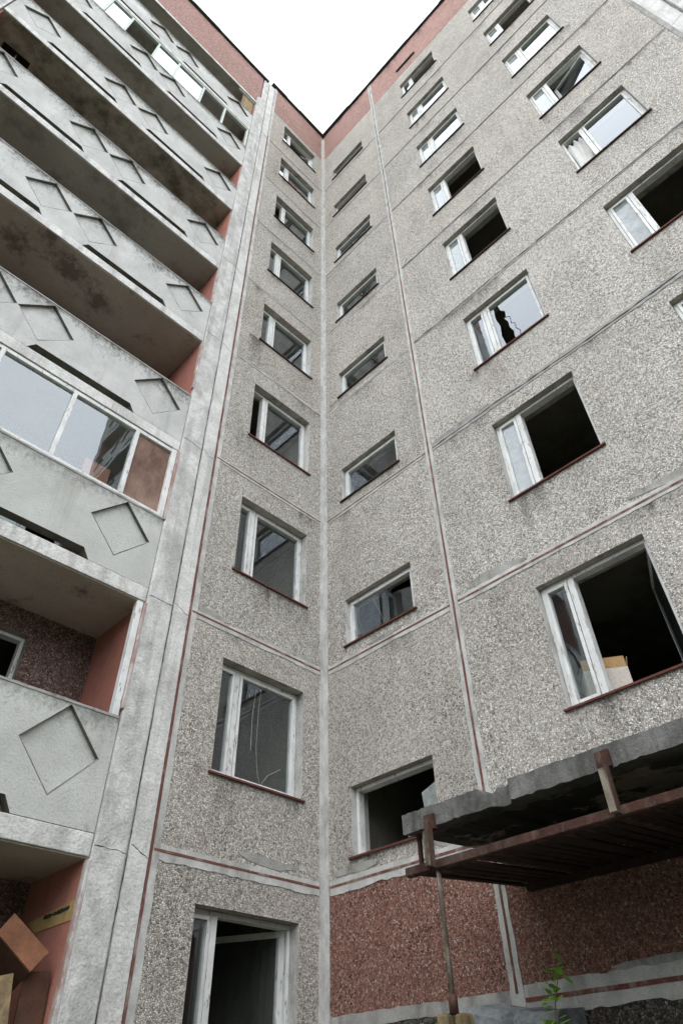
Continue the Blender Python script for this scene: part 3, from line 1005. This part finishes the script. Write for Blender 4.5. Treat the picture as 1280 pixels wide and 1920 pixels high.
# ------------------------------------------------------------------ glass cracks (fine pale lines in the panes)
def glass_crack(win, P, pts, v=-.104, w=.0013):
    m = MB()
    for i in range(len(pts) - 1):
        (x0, y0), (x1, y1) = pts[i], pts[i + 1]
        L = math.hypot(x1 - x0, y1 - y0)
        nx, ny = -(y1 - y0) / L * w, (x1 - x0) / L * w
        m.hexa([P(x, vv, y) for vv in (v - .001, v + .001) for x, y in
                ((x0 - nx, y0 - ny), (x0 + nx, y0 + ny), (x1 - nx, y1 - ny), (x1 + nx, y1 + ny))])
    m.build('crack', 'mortar', win)
b = ZJ[1]
glass_crack(WIN['W', 2], lambda u, v, z: PL(u, v - .045, z), [(-.98, b + 2.2), (-1.0, b + 1.9), (-1.0, b + 1.4), (-.95, b + 1.08), (-.9, b + .98)])
glass_crack(WIN['W', 2], lambda u, v, z: PL(u, v - .045, z), [(-1.06, b + 2.15), (-1.09, b + 1.8), (-1.08, b + 1.35)], w=.0018)
glass_crack(WIN['W', 2], lambda u, v, z: PL(u, v - .045, z), [(-.9, b + .98), (-.8, b + 1.12), (-.6, b + 1.25)], w=.0018)
b = ZJ[2]
0 and glass_crack(WIN['W', 3], lambda u, v, z: PL(u, v - .045, z), [(-.9, b + 1.6), (-.93, b + 1.4), (-.86, b + 1.25), (-.87, b + 1.02)])
glass_crack(WIN['A', 3], PR, [(-.9, b + .88), (-1.02, b + .6), (-1.1, b + .34)])

# ------------------------------------------------------------------ entrance canopy
can = thing('entrance_canopy', 'broken grey concrete canopy slab on rusty angle irons over the entrance', 'canopy', (-.8, -4, 1.3))
rd = random.Random(12)
m = MB()
y0c, y1c = -2.48, -7.6
n = 150
wob = lambda t, a: .5 * math.sin(t * 3.1 + a) + .3 * math.sin(t * 7.7 + 2 * a) + .35 * math.sin(t * 17 + a)
zb0, zt0 = 2.50, 2.65
front, backx = -1.5, -.004
ring = []
for i in range(n + 1):
    y = y0c + (y1c - y0c) * i / n
    fx = front + rd.uniform(-.005, .005) + .004 * wob(y * 2, 1)
    zt = zt0 + rd.uniform(-.004, .004) + .002 * wob(y * 2, 2)
    zb_ = zb0 + rd.uniform(-.006, .006) + .004 * wob(y * 2.3, 3)
    d = abs(y + 3.36)
    if d < .12:                # broken notch in the lip
        fx += .05 + rd.uniform(0, .02)
        zt -= .04 * (1 if y > -3.36 else .4)
        zb_ += .02 * (y > -3.36)
    ring.append((y, fx, zt, zb_))
for i in range(n):
    (ya, fa, ta, ba), (yb, fb, tb, bb) = ring[i], ring[i + 1]
    m.quad([(fa, ya, ba), (fb, yb, bb), (fb, yb, tb), (fa, ya, ta)], 0)
    m.quad([(fa, ya, ta), (fb, yb, tb), (backx, yb, tb + .12), (backx, ya, ta + .12)], 0)
    m.quad([(fa, ya, ba), (fa + .22, ya, ba + .022), (fb + .22, yb, bb + .022), (fb, yb, bb)], 0)
    m.quad([(fa + .22, ya, ba + .022), (backx, ya, ba + .13), (backx, yb, bb + .13), (fb + .22, yb, bb + .022)], 1)
for (y, f_, t_, b__) in (ring[0], ring[-1]):
    m.quad([(f_, y, b__), (f_, y, t_), (backx, y, t_ + .12), (backx, y, b__ + .13), (f_ + .22, y, b__ + .022)], 0)
m.build('roof_slab', ['canopy_concrete', 'canopy_soffit'], can)
# front angle iron: upright leg and flange
xb = -1.53
ID = lambda x, y, z: Vector((x, y, z))
m = MB()
m.box(ID, xb - .006, xb, -7.5, -2.50, 2.195, 2.25)
m.box(ID, xb, xb + .055, -7.5, -2.50, 2.190, 2.197)
m.build('front_beam', 'rust', can)
m = MB()
for (ya, yb, h0, h1) in ((-2.575, -2.567, 0, .06), (-2.63, -2.575, 0, .008)):
    m.hexa([Vector((x, y, z + h)) for h in (h0, h1) for y in (ya, yb) for x, z in ((xb + .056, 2.198), (-.02, 2.345))])
m.build('side_beam', 'rust_dark', can)
MB().box(ID, -.08, -.012, -4.94, -2.635, 2.295, 2.345).build('wall_beam', 'rust_dark', can)
y = -2.66
rs = random.Random(3)
while y > -4.8:
    w = rs.uniform(.05, .085)
    zz = 2.188 + rs.uniform(0, .008)
    m = MB()
    m.hexa([Vector((x, yy, z + h)) for h in (0, .022) for yy in (y - w, y) for x, z in ((xb + .06, zz + .012), (-.02, zz + .160 + rs.uniform(-.006, .006)))])
    m.build('slat', 'rust' if rs.random() < .25 else 'rust_dark', can)
    y -= w + rs.uniform(.01, .06)
for yy, hz in ((-2.76, 2.47), (-4.25, 2.50), (-5.9, 2.5)):
    m = MB()
    m.box(ID, xb - .055, xb - .007, yy - .035, yy - .028, 2.20, hz)
    m.box(ID, xb - .0069, xb + .0005, yy - .035, yy + .025, 2.256, hz)
    m.box(ID, xb - .055, xb - .008, yy - .027, yy + .02, 2.21, hz - .02, 1)
    m.build('hanger', ['rust', 'tube_paint'], can)
    MB().box(ID, front - .028, front + .03, yy - .055, yy + .045, hz, hz + .11).build('rust_stain', 'rust', can)
MB().box(ID, -1.40, -1.372, -2.560, -2.532, 2.225, 2.525).build('hanger', 'rust', can)
MB().tube([(-1.49, -2.78, 2.189), (-1.49, -2.78, 1.8), (-1.488, -2.782, 1.338)], .019, 14).build('post', 'tube_paint', can, smooth=True)
MB().tube([(-1.488, -2.782, 1.44), (-1.488, -2.782, 1.337)], .031, 14).build('post_foot', 'rust', can, smooth=True)

# porch wall below the frame edge and the timber packing on it
pw = MB().box(ID, -1.66, -1.34, -3.02, -2.55, GZ, 1.20).build('porch_pier', 'ledge_concrete', bevel=.02)
tag(pw, 'stub of concrete porch wall carrying the rusty canopy post at the bottom edge', 'wall')
pv = MB().box(ID, -1.45, -.015, -5.15, -4.95, GZ, 2.46).build('shade_side_wall', 'ledge_concrete', bevel=.02)  # added wall out of view, cuts side light under the canopy
tag(pv, 'added concrete side wall, out of view, shading the space under the canopy', 'wall')
for (x, y, a, l, lab) in ((-1.53, -2.735, .15, .09, 'small weathered timber block left of the canopy post foot'),
                          (-1.475, -2.845, -.3, .11, 'split yellow timber block right of the canopy post foot')):
    m = MB()
    c, s = math.cos(a), math.sin(a)
    PW = lambda u, v, z: Vector((x + u * c - v * s, y + u * s + v * c, z))
    m.box(PW, -.04, .04, -l / 2, l / 2, 1.2005, 1.3365)
    tag(m.build('timber_block', 'timber_old', bevel=.012), lab, 'block', 'timber blocks under the canopy post')

po = MB().box(ID, -1.64, -1.36, -4.949, -3.021, GZ, .90).build('shade_front_wall', 'ledge_concrete', bevel=.02)  # added out of view, stops light bouncing up under the canopy
tag(po, 'added low concrete wall, out of view, blocking light along the porch front', 'wall')
# added floor, out of view, keeping the space under the canopy dark
pf = MB().box(ID, -1.339, -.02, -4.949, -3.4, GZ, .35).build('shade_floor', 'ledge_concrete', bevel=.02)
tag(pf, 'added concrete floor, out of view, darkening the space beneath the canopy', 'porch')

# rough concrete ledge against the wall
m = MB()
rs = random.Random(8)
n = 16
pr = []
for i in range(n + 1):
    y = -2.01 - .89 * i / n
    t = i / n
    pr.append((y, 1.52 - .11 * t + rs.uniform(-.012, .012), -.44 + rs.uniform(-.02, .02)))
for i in range(n):
    (ya, za, xa), (yb, zb_, xb_) = pr[i], pr[i + 1]
    m.quad([(xa, ya, za - .06), (xb_, yb, zb_ - .06), (xb_, yb, GZ), (xa, ya, GZ)])
    m.quad([(xa, ya, za - .06), (xa + .06, ya, za), (xb_ + .06, yb, zb_), (xb_, yb, zb_ - .06)])
    m.quad([(xa + .06, ya, za), (-.016, ya, za + .04), (-.016, yb, zb_ + .04), (xb_ + .06, yb, zb_)])
for (y, z, x) in (pr[0], pr[-1]):
    m.quad([(x, y, GZ), (x, y, z - .06), (x + .06, y, z), (-.016, y, z + .04), (-.016, y, GZ)])
tag(m.build('concrete_ledge', 'ledge_concrete'), 'rough blue-grey concrete ledge at the foot of the dark red pebble wall', 'ledge')

# ------------------------------------------------------------------ sapling
sp = thing('sapling', 'small bright green leafy sapling growing beside the concrete ledge under the canopy', 'plant', (-.52, -2.93, GZ))
stem = [(-.52, -2.93, GZ), (-.52, -2.93, .6), (-.515, -2.92, 1.3), (-.50, -2.95, 1.45), (-.505, -3.0, 1.56), (-.50, -3.06, 1.72)]
MB().tube(stem, .007, 6, 0, .002).build('stem', 'stem', sp)
rs = random.Random(21)
lm = MB()
for i in range(36):
    t = rs.random()
    z = 1.22 + .50 * t
    # position on the stem at this height
    for q in range(len(stem) - 1):
        if stem[q][2] <= z <= stem[q + 1][2]:
            f = (z - stem[q][2]) / (stem[q + 1][2] - stem[q][2])
            c = Vector(stem[q]).lerp(Vector(stem[q + 1]), f)
    d = Vector((rs.uniform(-1, .4), rs.uniform(-1, 1), rs.uniform(-.25, .5))).normalized()
    L = rs.uniform(.055, .10)
    nn = Vector((rs.uniform(-.6, .2), rs.uniform(-.5, .5), 1)).normalized()
    sd_ = d.cross(nn).normalized()
    b0 = c + d * rs.uniform(.01, .05)
    nn = sd_.cross(d)
    w = L * .42
    pts = [b0, b0 + d * L * .35 + sd_ * w - nn * .004, b0 + d * L * .7 + sd_ * w * .75 - nn * .006, b0 + d * L * 1.05 - nn * .012,
           b0 + d * L * .7 - sd_ * w * .75 - nn * .006, b0 + d * L * .35 - sd_ * w - nn * .004]
    mid = [b0 + d * L * .35, b0 + d * L * .7]
    lm.quad([pts[0], pts[1], mid[0]]); lm.quad([pts[1], pts[2], mid[1], mid[0]]); lm.quad([pts[2], pts[3], mid[1]])
    lm.quad([pts[3], pts[4], mid[1]]); lm.quad([pts[4], pts[5], mid[0], mid[1]]); lm.quad([pts[5], pts[0], mid[0]])
    lm.tube([c, b0], .0016, 4)
lm.build('leaves', 'leaf', sp)

# ------------------------------------------------------------------ loose things
# tall cardboard box behind the lowest wide window
zf = ZJ[1] + .065
box = thing('cardboard_box', 'open brown and white cardboard box standing inside the lowest wide window', 'box', (.35, -3.75, zf))
def PB(u, v, z):               # u along the face towards the right of the opening, v into the room
    d = Vector((.23, -.35, 0)).normalized()
    n_ = Vector((.35, .23, 0)).normalized()
    return Vector((.15, -3.60, z)) + d * u + n_ * v
MB().box(PB, 0, .43, 0, .36, zf, 4.12).build('carton', 'box_white', box, bevel=.004)
m = MB()
m.hexa([PB(u, v, z) for (v, z) in ((.002, 4.122), (.006, 4.122), (-.004, 4.235), (.0, 4.235)) for u in (.0, .42)])
m.build('flap', 'cardboard', box)
m = MB()
m.hexa([PB(u, v, z) for (u, z) in ((.424, 4.122), (.429, 4.122), (.450, 4.23), (.455, 4.23)) for v in (.01, .35)])
m.build('flap', 'cardboard', box)

# shards of glass left leaning in the stair window above the canopy
zs = ZJ[1] + AO[2][0] + .058
for poly, lab in (([(-1.60, .0), (-1.665, .0), (-1.665, .50), (-1.42, .42), (-1.45, .12)], 'tall pale glass shard at the right of the lowest stair window'),
                  ([(-1.40, .0), (-1.66, .0), (-1.64, .33), (-1.52, .37)], 'pointed glass shard in front of the taller one in the lowest stair window'),
                  ([(-1.20, .0), (-1.42, .0), (-1.40, .15), (-1.30, .2)], 'small glass shard lying low on the sill of the lowest stair window')):
    vv = -.13 if len(poly) == 5 else (-.112 if poly[3][1] > .3 else -.10)
    m = MB().plate(PR, [(a, zs + c) for a, c in poly], [], vv - .003, vv)
    tag(m.build('glass_shard', 'glass_film'), lab, 'glass', 'glass shards in the stair window')

# torn curtain
z0 = ZJ[4] + CO[5][0]
m = MB()
nu, nz = 14, 12
vs = [[PR(-6.08 - .33 * (i / nu) * (.55 + .45 * abs(math.sin(j / nz * 2.6 + .5))), -.16 - .02 * math.sin(i * 1.3 + j * .3) - .03 * j / nz,
         z0 + 1.28 - 1.12 * (j / nz) + .05 * math.sin(i * .9)) for i in range(nu + 1)] for j in range(nz + 1)]
for j in range(nz):
    for i in range(nu):
        m.quad([vs[j][i], vs[j][i + 1], vs[j + 1][i + 1], vs[j + 1][i]])
o = m.build('curtain', 'cloth', smooth=True)
so = o.modifiers.new('thick', 'SOLIDIFY')
so.thickness = .004
tag(o, 'torn white curtain hanging in a narrow window light of the rightmost column', 'curtain')

# wrecked cabinet and boards in the ground loggia
def oriented(pts, depth, origin_push):
    a_, b_, c_, d_ = [Vector(p) for p in pts]
    nrm = (b_ - a_).cross(d_ - a_).normalized()
    if nrm.y < 0:
        nrm = -nrm
    return [a_, b_, d_, c_, a_ + nrm * depth, b_ + nrm * depth, d_ + nrm * depth, c_ + nrm * depth]
cab = thing('broken_cabinet', 'tilted brown broken cabinet lying in the ground floor balcony recess', 'cabinet', (-3.2, .3, GZ))
A0, B0, C0, D0 = Vector((-3.33, .16, 2.15)), Vector((-3.01, .06, 1.90)), Vector((-3.14, .02, 1.75)), Vector((-3.45, .10, 1.99))
nrm = (B0 - A0).cross(D0 - A0).normalized()
if nrm.y < 0:
    nrm = -nrm
m = MB()
m.hexa([A0, B0, D0, C0, A0 + nrm * .02, B0 + nrm * .02, D0 + nrm * .02, C0 + nrm * .02])
m.build('front_panel', 'brown_board', cab, bevel=.003)
m = MB()
e1, e2 = (B0 - A0), (D0 - A0)
tb = MB()
i0 = nrm * .021
k0 = nrm * .34
for (p, q, t) in ((A0, B0, e2.normalized() * .018), (A0, D0, e1.normalized() * .018), (B0, C0, -e1.normalized() * .018), (D0, C0, -e2.normalized() * .018)):
    (tb if (p, q) == (A0, D0) else m).hexa([p + i0, q + i0, p + t + i0, q + t + i0, p + k0, q + k0, p + t + k0, q + t + k0])
m.build('carcass', 'brown_dark', cab)
tb.build('side_panel', 'board_edge', cab)
bd_ = MB()
A1, B1, C1, D1 = Vector((-3.13, .14, 1.77)), Vector((-2.93, .10, 1.78)), Vector((-2.92, .05, .9)), Vector((-3.12, .09, .9))
bd_.hexa([A1, B1, D1, C1] + [p + Vector((0.003, .022, 0)) for p in (A1, B1, D1, C1)])
o = bd_.build('plank', 'brown_dark', bevel=.003)
tag(o, 'upright dark brown furniture board leaning below the tilted cabinet', 'board', 'boards heaped in the ground balcony')
bd_ = MB()
A1, B1, C1, D1 = Vector((-3.40, .12, 1.70)), Vector((-3.235, .10, 1.745)), Vector((-3.12, .06, 1.0)), Vector((-3.30, .06, 1.0))
bd_.hexa([A1, B1, D1, C1] + [p + Vector((0.003, .03, 0)) for p in (A1, B1, D1, C1)])
o = bd_.build('plank', 'splint_wood', bevel=.003)
tag(o, 'pale splintered plank leaning at the left edge of the ground balcony', 'board', 'boards heaped in the ground balcony')

# cable dangling out of an escape hatch
cb = MB().tube([(-7.75, .62, ZB[5] + .6), (-7.74, .60, ZB[5] + .2), (-7.72, .58, ZB[5] - .02), (-7.76, .66, ZB[5] - .25),
                (-7.80, .70, ZB[5] - .6)], .012, 6).build('cable', 'cloth', smooth=True)
tag(cb, 'white cable dangling from the dark hatch in a balcony ceiling', 'cable')

# ------------------------------------------------------------------ added trees out of view: they shade the lower walls, show in reflections
rw = random.Random(99)
m = MB()
for i in range(46):
    az = math.radians(rw.uniform(165, 292))
    r = rw.uniform(17, 34)
    cx, cy = -6 + r * math.sin(az), -6 + r * math.cos(az)
    if cy > -3.5 and cx > -20:
        continue
    h = rw.uniform(9, 13.5)
    m.tube([(cx, cy, GZ), (cx + rw.uniform(-.3, .3), cy, h * .5), (cx + rw.uniform(-.5, .5), cy, h * .85)], .2, 7, 1, .06)
    cw = rw.uniform(2.0, 3.2)
    for k in range(620):
        t = rw.random()
        zz = GZ + 1.2 + t * (h - 1.2)
        prof = cw * (math.sin(math.pi * min(1, .12 + t * .9)) ** .7) * rw.uniform(.35, 1.05)
        a_ = rw.uniform(0, 6.283)
        c = Vector((cx + prof * math.cos(a_), cy + prof * math.sin(a_), zz))
        d1 = Vector((rw.uniform(-1, 1), rw.uniform(-1, 1), rw.uniform(-1, 1))).normalized()
        d2 = d1.orthogonal().normalized()
        q = rw.uniform(.18, .42)
        m.quad([c - d1 * q, c + d2 * q * .6, c + d1 * q, c - d2 * q * .6], 0)
o = m.build('shade_wood', ['wood_leaf', 'stem'], origin=(-20, -20, GZ))
tag(o, 'added mass of green trees, out of view, shading the lower walls of the block', 'wood')
o['kind'] = 'stuff'
